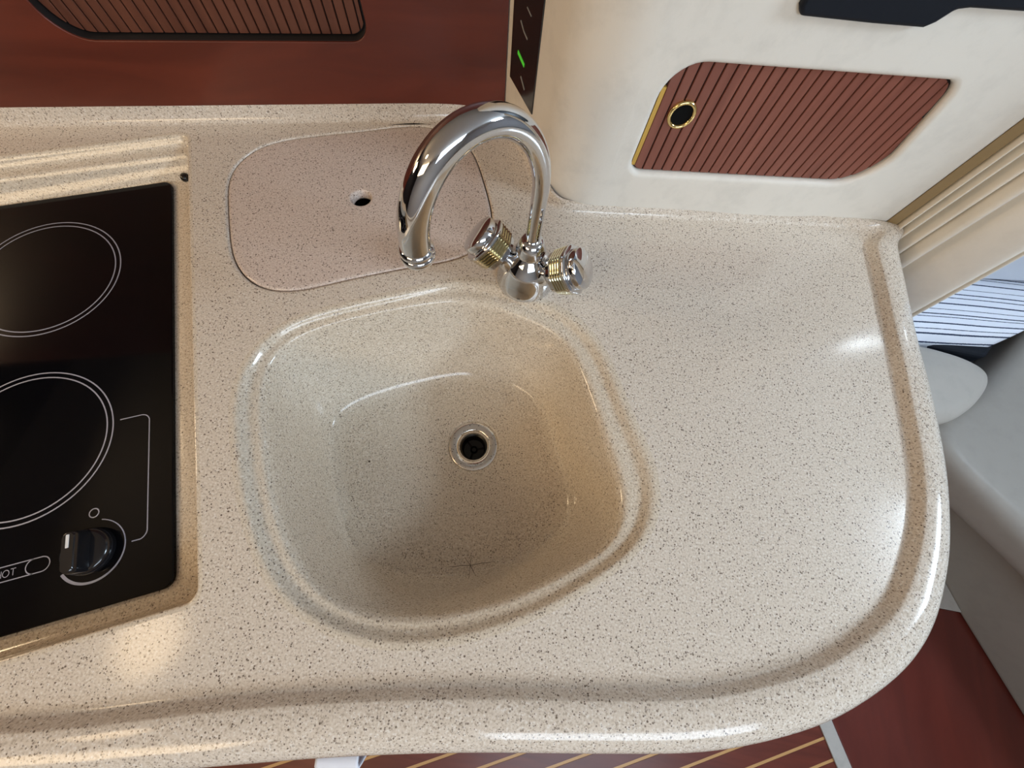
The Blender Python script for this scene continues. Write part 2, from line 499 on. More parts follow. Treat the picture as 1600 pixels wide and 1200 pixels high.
# ------------------------------------------------------------------ worktop
R0 = [(-0.3459,-0.2088), (-0.2659,-0.1908), (-0.1842,-0.1684), (-0.0963,-0.1504), (0.0121,-0.1303), (0.1329,-0.1119), (0.2242,-0.0954), (0.2895,-0.0722), (0.3303,-0.0504), (0.3708,-0.0204), (0.3991,0.0082), (0.4193,0.0440), (0.4352,0.0843), (0.4460,0.1428), (0.4464,0.2318), (0.4457,0.2652), (0.4445,0.3119), (0.4440,0.3749), (0.4410,0.4199), (0.4370,0.4451), (0.4270,0.4652)]
R1 = [(-0.3302,-0.2144), (-0.2547,-0.1963), (-0.1750,-0.1754), (-0.0908,-0.1567), (0.0141,-0.1373), (0.1307,-0.1207), (0.2220,-0.1038), (0.2931,-0.0792), (0.3354,-0.0590), (0.3770,-0.0302), (0.4070,-0.0009), (0.4285,0.0376), (0.4449,0.0815), (0.4557,0.1430), (0.4558,0.2300), (0.4555,0.2632), (0.4530,0.3076), (0.4515,0.3689), (0.4500,0.4121), (0.4500,0.4443), (0.4628,0.4756)]
R2 = [(-0.3250,-0.2519), (-0.2478,-0.2338), (-0.1670,-0.2157), (-0.0825,-0.1972), (0.0225,-0.1783), (0.1405,-0.1612), (0.2315,-0.1456), (0.3152,-0.1175), (0.3701,-0.0877), (0.4163,-0.0524), (0.4477,-0.0126), (0.4691,0.0341), (0.4818,0.0779), (0.4927,0.1524), (0.4939,0.2437), (0.4917,0.2775), (0.4900,0.3253), (0.4904,0.3893), (0.4904,0.4359), (0.4912,0.4616), (0.4950,0.4890)]
def on_wall(pl, s, d): q = pl.P(s, 0, d); return (q.x, q.y)
nB, nA, nb = PW.n, PA.n, PB.n
ring0 = R0 + [on_wall(PW, 0.372, 0.0075), on_wall(PW, 0.165, 0.0075), on_wall(PW, 0.045, 0.0085)] + \
        [(0.0010,0.4060), (-0.0200,0.4270), (-0.0530,0.4870), (-0.0939,0.5290), (-0.1333,0.5340)] + [(-0.1737,0.5235), (-0.4942,0.4260), (-0.7222,0.3580)]
ring1 = R1 + [on_wall(PW, 0.372, 0.0), on_wall(PW, 0.165, 0.0), on_wall(PW, 0.030, 0.0)] + \
        [(0.0060,0.4140), (-0.0100,0.4378), (-0.0450,0.4943), (-0.0780,0.5472), (-0.1150,0.5511)] + [(-0.1700,0.5345), (-0.4800,0.4410), (-0.7017,0.3741)]
ring2 = R2 + [on_wall(PW, 0.372, -0.004), on_wall(PW, 0.165, -0.004), on_wall(PW, 0.032, -0.004)] + \
        [(0.0090,0.4160), (-0.0070,0.4398), (-0.0416,0.4964), (-0.0755,0.5502), (-0.1162,0.5549)] + [(-0.1712,0.5383), (-0.4812,0.4448), (-0.7029,0.3779)]
zr1 = [0.010]*20 + [0.0115] + [0.012]*3 + [0.014, 0.017, 0.020, 0.020, 0.020] + [0.020]*3
wf = [1.0]*19 + [0.9, 0.35] + [0.0]*11           # 1 = free rolled edge, 0 = against a wall
def extend(r, first_dir, last_dir):
    a = (r[0][0] + first_dir[0], r[0][1] + first_dir[1]); b = (r[-1][0] + last_dir[0], r[-1][1] + last_dir[1])
    return [a] + r + [b]
ring0 = extend(ring0, (-0.60, -0.130), (-0.32, -0.0965)); ring1 = extend(ring1, (-0.60, -0.130), (-0.32, -0.0965)); ring2 = extend(ring2, (-0.60, -0.130), (-0.32, -0.0965))
zr1 = [0.010] + zr1 + [0.020]; wf = [1.0] + wf + [0.0]
NS = 8
def dense(r): return relax(catmull([Vector(p) for p in r], NS, False), 6, False)
D0, D1, D2 = dense(ring0), dense(ring1), dense(ring2)
Z1 = [p.x for p in relax(catmull([Vector((z, 0)) for z in zr1], NS, False), 4, False)]
W = [min(1, max(0, p.x)) for p in relax(catmull([Vector((z, 0)) for z in wf], NS, False), 8, False)]
top = MB()
N = len(D0)
def row(fn): return top.ring([fn(i) for i in range(N)])
rows = []
def buf(i, d):
    q = D0[i] - (D1[i] - D0[i]).normalized() * d
    return Vector((q.x, q.y, 0.0))
rows.append(row(lambda i: buf(i, 0.006)))
rows.append(row(lambda i: buf(i, 0.003)))
for k in range(0, 9):
    t = k / 8.0
    def fn(i, t=t):
        q = lerp(D0[i], D1[i], t)
        s = t*t*(3 - 2*t)
        zf = Z1[i] * s
        zb = Z1[i] * (1 - math.sqrt(max(0, 1 - t*t)))         # cove against the wall
        return Vector((q.x, q.y, lerp(zb, zf, W[i])))
    rows.append(row(fn))
for t, zf in ((0.12, 0.0107), (0.30, 0.0112), (0.48, 0.0105), (0.62, 0.0088), (0.74, 0.0065), (0.85, 0.003), (0.93, -0.001), (0.98, -0.005), (1.0, -0.010), (1.0, -0.022), (0.985, -0.030), (0.94, -0.034), (0.80, -0.035)):
    def fn(i, t=t, zf=zf):
        q = lerp(D1[i], D2[i], t)
        return Vector((q.x, q.y, lerp(Z1[i], zf, W[i])))
    rows.append(row(fn))
for a, b in zip(rows, rows[1:]): top.bridge(a, b, False)
inner = rows[0]

# sink opening and bowl
SO = [(-0.0929,0.2635), (-0.1476,0.2334), (-0.2021,0.2050), (-0.2500,0.1766), (-0.2718,0.1547), (-0.2830,0.1275), (-0.2855,0.0993), (-0.2771,0.0636), (-0.2544,0.0195), (-0.2305,-0.0209), (-0.2075,-0.0525), (-0.1852,-0.0768), (-0.1602,-0.0940), (-0.1290,-0.1056), (-0.0913,-0.1120), (-0.0507,-0.1096), (-0.0118,-0.0996), (0.0297,-0.0829), (0.0718,-0.0598), (0.1150,-0.0272), (0.1512,0.0058), (0.1661,0.0366), (0.1661,0.0696), (0.1517,0.1054), (0.1311,0.1386), (0.1082,0.1858), (0.0897,0.2159), (0.0630,0.2413), (0.0247,0.2559), (-0.0172,0.2650), (-0.0591,0.2690)]
SI = [(-0.0883,0.2404), (-0.1311,0.2238), (-0.1840,0.1982), (-0.2334,0.1695), (-0.2570,0.1485), (-0.2670,0.1248), (-0.2635,0.0960), (-0.2440,0.0518), (-0.2104,-0.0101), (-0.1806,-0.0482), (-0.1514,-0.0750), (-0.1212,-0.0893), (-0.0884,-0.0946), (-0.0462,-0.0902), (-0.0025,-0.0773), (0.0412,-0.0573), (0.0854,-0.0278), (0.1223,0.0000), (0.1354,0.0247), (0.1303,0.0640), (0.1074,0.1140), (0.0824,0.1685), (0.0578,0.2083), (0.0308,0.2272), (-0.0115,0.2374), (-0.0542,0.2443)]
SF = [(-0.0925,0.1846), (-0.1707,0.1449), (-0.2330,0.1056), (-0.2330,0.0749), (-0.2120,0.0248), (-0.1871,-0.0219), (-0.1570,-0.0586), (-0.1015,-0.0738), (-0.0312,-0.0671), (0.0393,-0.0394), (0.0954,0.0052), (0.1058,0.0454), (0.0848,0.0952), (0.0634,0.1441), (0.0325,0.1839), (-0.0307,0.2001)]
SC = Vector((-0.065, 0.072))
NP = 128
def polar(P, c, n=NP, sm=6):
    Q = catmull([Vector(p) for p in P], 12, True)
    ang = sorted(((math.atan2(p.y - c.y, p.x - c.x) % (2*math.pi)), (p - c).length) for p in Q)
    out = []
    for k in range(n):
        a = 2*math.pi*k/n
        for i in range(len(ang)):
            a0, r0 = ang[i]; a1, r1 = ang[(i+1) % len(ang)]
            b0, b1 = a0, a1
            if i == len(ang) - 1:
                b1 += 2*math.pi
                aa = a if a >= b0 else a + 2*math.pi
            else: aa = a
            if b0 <= aa <= b1 and b1 > b0:
                out.append(r0 + (r1 - r0) * (aa - b0) / (b1 - b0)); break
    for _ in range(sm):
        out = [(out[i-1] + 2*out[i] + out[(i+1) % n]) / 4 for i in range(n)]
    return [c + Vector((math.cos(2*math.pi*k/n), math.sin(2*math.pi*k/n))) * out[k] for k in range(n)]
pO, pI, pF = polar(SO, SC), polar(SI, SC), polar(SF, SC)
sink_buf = [p + (p - SC).normalized() * 0.006 for p in pO]
sink_edge = top.ring([v3(p, 0) for p in sink_buf])

# cooktop recess
ca_ = math.radians(26.5); cu = Vector((math.cos(ca_), math.sin(ca_))); cv = Vector((-cu.y, cu.x))
def UV(p, z): q = cu * p[0] + cv * p[1]; return Vector((q.x, q.y, z))
def rec(right, front, back, left, rad): return rrect(left, right, front, back, rad, 8)
rec_edge_pts = rec(-0.2535, 0.0035, 0.5935, -0.6455, 0.016)
rec_edge = top.ring([UV(p, 0) for p in rec_edge_pts])

# bin lid opening
LID = [(-0.4038,0.3345), (-0.3782,0.2804), (-0.3566,0.2406), (-0.3360,0.2187), (-0.3111,0.2063), (-0.2848,0.2059), (-0.2581,0.2158), (-0.2173,0.2383), (-0.1588,0.2680), (-0.1221,0.2850), (-0.0891,0.3026), (-0.0712,0.3286), (-0.0650,0.3572), (-0.0685,0.3749), (-0.0882,0.4220), (-0.1108,0.4681), (-0.1257,0.4878), (-0.1548,0.5060), (-0.1902,0.5090), (-0.2244,0.4993), (-0.2710,0.4778), (-0.3167,0.4579), (-0.3606,0.4368), (-0.3851,0.4212), (-0.4003,0.4031), (-0.4097,0.3785), (-0.4105,0.3552)]
lc = Vector((-0.24, 0.36))
pL = polar(LID, lc, 112, 5)
def loff(P, d):
    n = len(P); out = []
    for i in range(n):
        t = (P[(i+1) % n] - P[i-1]).normalized(); out.append(P[i] + Vector((t.y, -t.x)) * d)
    return out
lid_edge = top.ring([v3(p, 0) for p in loff(pL, 0.0055)])
top.fill([inner, sink_edge, rec_edge, lid_edge])
l_rings = [lid_edge]
for d, z in ((0.0035, 0.0), (0.0022, -0.0003), (0.0012, -0.0012), (0.0009, -0.0025), (0.0009, -0.0125), (-0.012, -0.0125), (-0.012, -0.30)):
    l_rings.append(top.ring([v3(p, z) for p in loff(pL, d)]))
for a, b in zip(l_rings, l_rings[1:]): top.bridge(a, b)
top.f.append(tuple(l_rings[-1]))

counter = thing('worktop', 'cream speckled solid surface galley worktop with moulded sink and rolled edge', 'countertop', (0.0, 0.1, -0.035))
obj('work_surface', top, STONE, counter, smooth=60)

bowl = MB()
rings = [[v3(p, 0) for p in sink_buf], [v3(p + (p - SC).normalized() * 0.003, 0) for p in pO]]
for t, z in ((0.0, -0.0002), (0.10, -0.0012), (0.20, -0.0032), (0.29, -0.0055), (0.38, -0.0068), (0.48, -0.0073), (0.62, -0.0075), (0.76, -0.0079), (0.88, -0.0092), (0.97, -0.012)):
    rings.append([v3(lerp(a, b, t), z) for a, b in zip(pO, pI)])
DEPTH = 0.150
# steep wall from the lip, then a generous fillet into the floor
wall = [(0.0, -0.0165), (0.05, -0.026), (0.12, -0.042), (0.20, -0.060), (0.28, -0.078), (0.36, -0.095), (0.44, -0.109), (0.53, -0.121), (0.63, -0.131), (0.75, -0.139), (0.88, -0.1445), (1.02, -0.1475)]
lip = [lerp(a, b, 1.03) for a, b in zip(pO, pI)]
for t, z in wall:
    rings.append([v3(lerp(a, b, t), z) for a, b in zip(lip, pF)])
DC = Vector((-0.0375, 0.0997))
last = [lerp(a, b, 1.02) for a, b in zip(lip, pF)]
for t, z in ((0.12, -0.1487), (0.30, -0.1493), (0.55, -0.1498), (0.75, -0.1500)):
    rings.append([v3(lerp(p, DC + (p - DC).normalized() * 0.040, t), z) for p in last])
circ = [DC + Vector((math.cos(2*math.pi*k/NP), math.sin(2*math.pi*k/NP))) for k in range(NP)]
# align the drain circle with the floor points seen from the drain
circ = [(p - DC).normalized() for p in last]
for r, z in ((0.0395, -0.1502), (0.0375, -0.1507), (0.0360, -0.1525), (0.0352, -0.1545), (0.020, -0.1560), (0.020, -0.20)):
    rings.append([v3(DC + q * r, z) for q in circ])
bowl.loft(rings)
obj('sink_bowl', bowl, STONE_BOWL, counter, smooth=60)

# hairline star crack and a dark chip in the bowl, laid onto its surface
from mathutils.bvhtree import BVHTree
_bt = BVHTree.FromPolygons([tuple(p) for p in bowl.v], bowl.f)
def on_bowl(x, y):
    h_ = _bt.ray_cast(Vector((x, y, 0.05)), Vector((0, 0, -1)))[0]
    return h_ if h_ else Vector((x, y, -0.147))
crk = MB()
for pts in ([(-0.0355, -0.0596), (-0.0270, -0.0582), (-0.0199, -0.0554), (-0.0079, -0.0532), (0.0076, -0.0475), (0.0145, -0.0462), (0.0209, -0.0429)], [(-0.0170, -0.0458), (-0.0118, -0.0500), (-0.0079, -0.0532), (-0.0030, -0.0590), (0.0017, -0.0628)], [(-0.0080, -0.0411), (-0.0090, -0.0470), (-0.0079, -0.0532), (-0.0066, -0.0665)]):
    crk.tube([on_bowl(*p) for p in pts], [0.00012] + [0.0003] * (len(pts) - 2) + [0.00012], 5)
CRACK = mat('crack_dirt', srgb(70, 52, 36), 0.8)
tag(obj('hairline_crack', crk, CRACK, counter, smooth=60), 'fine dark star crack')
chip = MB(); chip.lathe([(0.0013, 0.0), (0.0013, 0.0004), (0.0006, 0.0006)], on_bowl(-0.1735, 0.0502), (0, 0, 1), 10)
tag(obj('surface_chip', chip, CRACK, counter, smooth=60), 'tiny dark chip')

recess = MB()
def rr_(right, front, back, rad, z, left=-0.64): return [UV(p, z) for p in rec(right, front, back, left, rad)]
rg = [[UV(p, 0) for p in rec_edge_pts],
      rr_(-0.2565, 0.0065, 0.5905, 0.014, 0.0), rr_(-0.2580, 0.0080, 0.5890, 0.013, -0.0004), rr_(-0.2588, 0.0088, 0.5875, 0.012, -0.0016), rr_(-0.2590, 0.0090, 0.5862, 0.012, -0.0040),
      rr_(-0.2592, 0.0092, 0.5835, 0.012, -0.0085), rr_(-0.2595, 0.0094, 0.5815, 0.012, -0.0108), rr_(-0.2600, 0.0096, 0.5780, 0.012, -0.0122), rr_(-0.2605, 0.0098, 0.5730, 0.012, -0.0126), rr_(-0.2608, 0.0100, 0.5705, 0.012, -0.0132), rr_(-0.2610, 0.0101, 0.5690, 0.012, -0.0146),
      rr_(-0.2615, 0.0103, 0.5660, 0.012, -0.0210), rr_(-0.2625, 0.0107, 0.5610, 0.012, -0.0300), rr_(-0.2650, 0.0120, 0.5565, 0.013, -0.0345), rr_(-0.2700, 0.0150, 0.5545, 0.014, -0.0370), rr_(-0.2780, 0.0190, 0.5535, 0.014, -0.0380),
      rr_(-0.2990, 0.0270, 0.5530, 0.014, -0.0384), rr_(-0.3100, 0.0400, 0.5400, 0.012, -0.0430)]
ids = recess.loft(rg)
recess.f.append(tuple(ids[-1]))
obj('cooktop_recess', recess, STONE_BOWL, counter, smooth=60)

# lid with finger hole
lid = MB()
hc = Vector((-0.2390, 0.3610))
tops = [(-0.0006, -0.0125), (-0.0006, -0.0022), (-0.0012, -0.0009), (-0.0026, -0.0002), (-0.0045, 0.0), (-0.008, 0.0)]
lr = [lid.ring([v3(p, z) for p in loff(pL, d)]) for d, z in tops]
for a, b in zip(lr, lr[1:]): lid.bridge(a, b)
NH = 40
hr = [lid.ring([Vector((hc.x + r*math.cos(2*math.pi*k/NH), hc.y + r*math.sin(2*math.pi*k/NH), z)) for k in range(NH)]) for r, z in ((0.0165, 0.0), (0.0145, 0.0), (0.0132, -0.0006), (0.0125, -0.0020), (0.0122, -0.0045), (0.0122, -0.0125))]
lid.fill([lr[-1], hr[0]])
for a, b in zip(hr, hr[1:]): lid.bridge(a, b)
lid.fill([lr[0], hr[-1]])
tag(obj('bin_lid', lid, STONE_LID, smooth=60), 'speckled flush lid with a round finger hole, behind the sink', 'lid')

# ------------------------------------------------------------------ cooktop
GZ = -0.0345
cook = thing('cooktop', 'black glass two burner electric cooktop set in the worktop recess', 'cooktop', UV((-0.4475, 0.29), -0.0384))
gl = MB()
gp = rrect(-0.5935, -0.3015, 0.028, 0.551, 0.011, 6)
def ginset(d): return rrect(-0.5935 + d, -0.3015 - d, 0.028 + d, 0.551 - d, 0.011 - d*0.8, 6)
gl.loft([[UV(p, -0.0384) for p in ginset(0)], [UV(p, GZ - 0.0006) for p in ginset(0)], [UV(p, GZ) for p in ginset(0.0008)]], True, True, True)
obj('glass_top', gl, BLACKGLASS, cook, smooth=30)
def band(name, path, w, m=PRINT, closed=False, z=GZ, parent=None, lab=None, ws=None):
    """flat printed line along a path in cooktop coordinates"""
    mbp = MB(); P = [Vector(p) for p in path]; n = len(P); a = []; b = []
    for i in range(n):
        if closed: t = (P[(i+1) % n] - P[i-1]).normalized()
        else: t = (P[min(i+1, n-1)] - P[max(i-1, 0)]).normalized()
        nn = Vector((-t.y, t.x)) * ((ws[i] if ws else w) / 2)
        a.append(UV(P[i] - nn, z + 0.00025)); b.append(UV(P[i] + nn, z + 0.00025))
    i0, i1 = mbp.ring(a), mbp.ring(b)
    mbp.bridge(i0, i1, closed)
    o = obj(name, mbp, m, parent or cook, smooth=0, recalc=False)
    me = o.data
    if me.polygons[0].normal.z < 0:
        me.flip_normals()
    return o
def circ_path(c, r, n=72): return [(c[0] + r*math.cos(2*math.pi*k/n), c[1] + r*math.sin(2*math.pi*k/n)) for k in range(n)]
for bc in ((-0.4423, 0.4240), (-0.4423, 0.2080)):
    for r in (0.0822, 0.0765):
        band('burner_ring', circ_path(bc, r, 96), 0.0014, closed=True)
def arc(c, r, a0, a1, n=12): return [(c[0] + r*math.cos(math.radians(lerp(a0, a1, k/n))), c[1] + r*math.sin(math.radians(lerp(a0, a1, k/n)))) for k in range(n+1)]
band('bracket_line', [(-0.3535, 0.2128)] + arc((-0.3325, 0.2048), 0.0080, 90, 0, 8) + arc((-0.3335, 0.0890), 0.0085, 0, -75, 10) + [(-0.3389, 0.0808)], 0.0011)
band('indicator_ring', circ_path((-0.3738, 0.1185), 0.0043, 32), 0.0011, closed=True)
KC = (-0.3735, 0.0820)
dial = arc(KC, 0.0290, 76, -150, 40)
band('dial_arc', dial, 0.001, ws=[lerp(0.0009, 0.0028, min(1, (k/40)*1.05)**1.5) for k in range(41)])
band('hot_frame', [(-0.500, 0.0893), (-0.417, 0.0893)] + arc((-0.4165, 0.0825), 0.0068, 90, -90, 14) + [(-0.500, 0.0757)], 0.0010)
band('hot_lens_arc', arc((-0.4232, 0.0825), 0.0068, 95, 265, 14), 0.0010)
def glyph(strokes, x, y, h, w, wd=0.0007):
    mbp = MB()
    for st in strokes:
        P = [Vector((x + a*w, y + b*h)) for a, b in st]; n = len(P); aa = []; bb = []
        for i in range(n):
            t = (P[min(i+1, n-1)] - P[max(i-1, 0)]).normalized(); nn = Vector((-t.y, t.x)) * wd/2
            aa.append(UV(P[i] - nn, GZ + 0.00025)); bb.append(UV(P[i] + nn, GZ + 0.00025))
        mbp.bridge(mbp.ring(bb), mbp.ring(aa), False)
    o = obj('hot_lettering', mbp, PRINT, cook, smooth=0, recalc=False)
    if o.data.polygons[0].normal.z < 0: o.data.flip_normals()
gh, gw = 0.0062, 0.0044
glyph([[(0,0),(0,1)], [(1,0),(1,1)], [(0,0.52),(1,0.52)]], -0.4545, 0.0794, gh, gw)
glyph([[(0.5+0.55*math.cos(math.radians(a)), 0.5+0.5*math.sin(math.radians(a))) for a in range(0, 361, 20)]], -0.4486, 0.0794, gh, gw*1.1)
glyph([[(0,1),(1,1)], [(0.5,0),(0.5,1)]], -0.4424, 0.0794, gh, gw)
# control knob
kb = MB()
KZ = GZ
def kl(r, z, n=40): return [UV((KC[0] + r*math.cos(2*math.pi*k/n), KC[1] + r*math.sin(2*math.pi*k/n)), KZ + z) for k in range(n)]
kb.loft([kl(0.0215, 0.0006), kl(0.0218, 0.0030), kl(0.0212, 0.0070), kl(0.0200, 0.0095), kl(0.0180, 0.0108), kl(0.0060, 0.0112)], True, True, True)
knob = tag(obj('control_knob', kb, BLACKPLASTIC, cook, smooth=40), 'glossy black control knob')
kg = MB()
def gripring(w, l, z): return [UV(Vector(KC) + p, KZ + z) for p in rrect(-w, w, -l, l, min(w, 0.0045)*0.95, 5)]
kg.loft([gripring(0.0070, 0.0196, 0.0100), gripring(0.0062, 0.0188, 0.0200), gripring(0.0058, 0.0182, 0.0235), gripring(0.0048, 0.0172, 0.0248)], True, True, True)
grip = obj('grip', kg, BLACKPLASTIC, knob, smooth=40)
kp = MB()
kp.loft([[UV(Vector(KC) + p, KZ + z) for p in rrect(-0.0013, 0.0013, 0.0040, 0.0160, 0.0004, 2)] for z in (0.0244, 0.0252)], True, False, True)
tag(obj('pointer_line', kp, WHITEMARK, knob, smooth=0), 'white pointer line')

# rubber bumper on the ledge
bmp = MB(); bmp.lathe([(0.0060, 0.0), (0.0062, 0.002), (0.0056, 0.0048), (0.0040, 0.0066), (0.0015, 0.0074)], (-0.5030, 0.3700, -0.0384), (0, 0, 1), 24)
tag(obj('rubber_bumper', bmp, RUBBER, smooth=60), 'small round black rubber bumper at the back corner of the cooktop', 'bumper')

# ------------------------------------------------------------------ sink drain
dr = thing('sink_drain', 'round steel drain with a dark strainer in the sink floor', 'drain', (DC.x, DC.y, -0.1555))
STEEL = mat('worn_steel', srgb(240, 234, 224), 0.16, 1.0)
_L = STEEL.node_tree.links; _b = STEEL.node_tree.nodes['Principled BSDF']
_g = nd(STEEL, 'ShaderNodeNewGeometry'); _n = nd(STEEL, 'ShaderNodeTexVoronoi'); _n.inputs['Scale'].default_value = 260
_L.new(_g.outputs['Position'], _n.inputs['Vector'])
_r = ramp(STEEL, [(0.10, srgb(80, 66, 50)), (0.26, srgb(242, 236, 226))]); _L.new(_n.outputs['Distance'], _r.inputs[0]); _L.new(_r.outputs[0], _b.inputs['Base Color'])
fl = MB(); fl.lathe([(0.0350, 0.0), (0.0351, 0.0012), (0.0335, 0.0022), (0.0300, 0.0020), (0.0250, 0.0014), (0.0228, 0.0006), (0.0220, -0.0010), (0.0217, -0.0030)], (DC.x, DC.y, -0.1546), (0,0,1), 48, cap0=False, cap1=False)
tag(obj('flange', fl, STEEL, dr, smooth=50), 'worn steel drain flange')
cupm = mat('dark_drain_metal', (0.03, 0.028, 0.025, 1), 0.25, 0.9)
cp = MB(); cp.lathe([(0.0217, -0.003), (0.0214, -0.010), (0.0175, -0.0125), (0.0172, -0.014), (0.0168, -0.026), (0.0150, -0.030), (0.003, -0.031)], (DC.x, DC.y, -0.1546), (0,0,1), 40, cap0=False)
obj('strainer_cup', cp, cupm, dr, smooth=40)
bar_ = MB(); bar_.lathe([(0.0052, -0.031), (0.0052, -0.0275), (0.0040, -0.026), (0.0034, -0.0275), (0.0032, -0.030)], (DC.x, DC.y, -0.1546), (0,0,1), 24)
for a in (20, 140, 260):
    q = Vector((math.cos(math.radians(a)), math.sin(math.radians(a)), 0))
    bar_.tube([Vector((DC.x, DC.y, -0.1836)) + q * 0.004, Vector((DC.x, DC.y, -0.1836)) + q * 0.0162], 0.0011, 8)
obj('strainer_spider', bar_, cupm, dr, smooth=40)

# ------------------------------------------------------------------ faucet
FX, FY = -0.0078, 0.2846
fau = thing('faucet', 'chrome gooseneck mixer faucet with two gold ribbed knobs behind the sink', 'faucet', (FX, FY, 0.0))
body = MB()
body.lathe([(0.0352, 0.0), (0.0356, 0.0025), (0.0352, 0.006), (0.0342, 0.012), (0.0322, 0.020), (0.0290, 0.029), (0.0248, 0.037), (0.0200, 0.0435), (0.0160, 0.048), (0.0140, 0.0515)], (FX - 0.0012, FY + 0.0035, 0.0), (0,0,1), 56)
obj('body', body, CHROME, fau, smooth=60)
col = MB()
col.lathe([(0.0130, 0.0500), (0.0160, 0.0525), (0.0170, 0.0560), (0.0166, 0.0600), (0.0138, 0.0665), (0.0118, 0.0715), (0.0088, 0.0730)], (FX, FY, 0.0), (0,0,1), 40)
obj('collar', col, CHROME, fau, smooth=60)
sp = MB()
phi = math.radians(221.2); ph = Vector((math.cos(phi), math.sin(phi)))
z1, Rh, Rv, tail = 0.131, 0.062, 0.0868, 0.0107
path = [Vector((FX, FY, z)) for z in (0.066, 0.080, 0.095, 0.110, 0.122)]
for k in range(49):
    t = math.pi * k / 48
    s = Rh - Rh * math.cos(t)
    path.append(Vector((FX + ph.x*s, FY + ph.y*s, z1 + Rv * math.sin(t))))
e = path[-1]
path += [e - Vector((0, 0, tail * k / 3)) for k in (1, 2, 3)]
npth = len(path)
cum = [0.0]
for a, b in zip(path, path[1:]): cum.append(cum[-1] + (b - a).length)
def spout_radius(f):
    ks = [(0.0, 0.0074), (0.22, 0.0078), (0.36, 0.0088), (0.50, 0.0104), (0.64, 0.0122), (0.78, 0.0131), (1.0, 0.0130)]
    for (a, ra_), (b, rb_) in zip(ks, ks[1:]):
        if f <= b: return lerp(ra_, rb_, (f - a) / (b - a))
    return ks[-1][1]
rad = [spout_radius(c / cum[-1]) for c in cum]
rad = [p.x for p in relax([Vector((r_, 0)) for r_ in rad], 6, False)]
sp.tube(path, rad, 40)
obj('spout', sp, CHROME, fau, smooth=60)
aer = MB(); tipz = path[-1].z
aer.lathe([(0.0128, 0.0125), (0.0146, 0.0110), (0.0152, 0.0085), (0.0146, 0.0062), (0.0138, 0.0056), (0.0150, 0.0046), (0.0154, 0.0020), (0.0148, -0.0008), (0.0132, -0.0016), (0.0118, -0.0012), (0.0114, 0.004)], (path[-1].x, path[-1].y, tipz), (0,0,1), 40, cap0=False)
obj('aerator', aer, CHROME, fau, smooth=60)
th = math.radians(-7.7); a_h, b_h = math.cos(math.radians(39)), math.sin(math.radians(39))
DARKGOLD = GOLD
for sgn in (1, -1):
    ax = Vector((sgn * math.cos(th) * a_h, sgn * math.sin(th) * a_h, b_h)).normalized()
    org = Vector((-0.0066, 0.2785, 0.0130))
    e_ = 0.008 if sgn > 0 else 0.0125          # neck length
    h = MB()
    h.lathe([(0.0135, 0.010), (0.0125, 0.026), (0.0125, 0.0275 + e_), (0.0140, 0.0285 + e_), (0.0140, 0.0305 + e_), (0.0120, 0.0315 + e_)], org, ax, 32)
    hd = obj('handle', h, CHROME, fau, smooth=60)
    h = MB(); h.lathe([(0.0150, 0.0305 + e_), (0.0205, 0.0312 + e_), (0.0226, 0.0330 + e_), (0.0230, 0.0370 + e_), (0.0222, 0.0380 + e_)], org, ax, 96, 8, 0.025)
    obj('handle_base', h, CHROME, hd, smooth=40)
    for k in range(5):
        h0 = 0.0378 + e_ + k * 0.0033
        rr = 0.0248 + 0.0003 * k
        h = MB(); h.lathe([(rr - 0.0026, h0), (rr - 0.0007, h0 + 0.0003), (rr, h0 + 0.0012), (rr - 0.0007, h0 + 0.0021), (rr - 0.0026, h0 + 0.0025), (rr - 0.0028, h0 + 0.0033)], org, ax, 96, 8, 0.025)
        tag(obj('grip_rib', h, GOLD, hd, smooth=70), 'thin gold rib')
    h = MB(); h.lathe([(0.0235, 0.0540 + e_), (0.0262, 0.0545 + e_), (0.0266, 0.0560 + e_), (0.0264, 0.0575 + e_), (0.0250, 0.0583 + e_), (0.0215, 0.0586 + e_)], org, ax, 96, 8, 0.02)
    obj('grip_flange', h, CHROME, hd, smooth=60)
    h = MB(); h.lathe([(0.0212, 0.0580 + e_), (0.0218, 0.0590 + e_), (0.0221, 0.0660 + e_), (0.0214, 0.0676 + e_), (0.0190, 0.0688 + e_), (0.0120, 0.0700 + e_), (0.0050, 0.0705 + e_), (0.0010, 0.0706 + e_)], org, ax, 64)
    obj('cap', h, CHROME, hd, smooth=32)

# ------------------------------------------------------------------ galley cabinet under the worktop
cab = thing('galley_cabinet', 'cherry veneered galley cabinet carrying the speckled worktop', 'cabinet', (0.0, 0.0, FLOOR))
cb_ = MB()
idx = [i for i in range(N) if W[i] > 0.5]
fr = [lerp(D0[i], D1[i], -1.2) for i in idx]
cb_.loft([[v3(p, FLOOR) for p in fr], [v3(p, -0.036) for p in fr]], False)
fr2 = [lerp(D0[i], D1[i], -4.0) for i in idx]
obj('cabinet_front', cb_, CHERRY, cab, smooth=60)

# ------------------------------------------------------------------ cream curtain and the trim beside the white wall
ang = math.radians(-20)
PC = Plane(Vector((0.4740, 0.4880)), Vector((0.4740 + math.cos(ang), 0.4880 + math.sin(ang))))
def lean(s): return 0.02 + 0.12 * min(1.0, s / 0.15)      # folds spread slightly towards the bottom
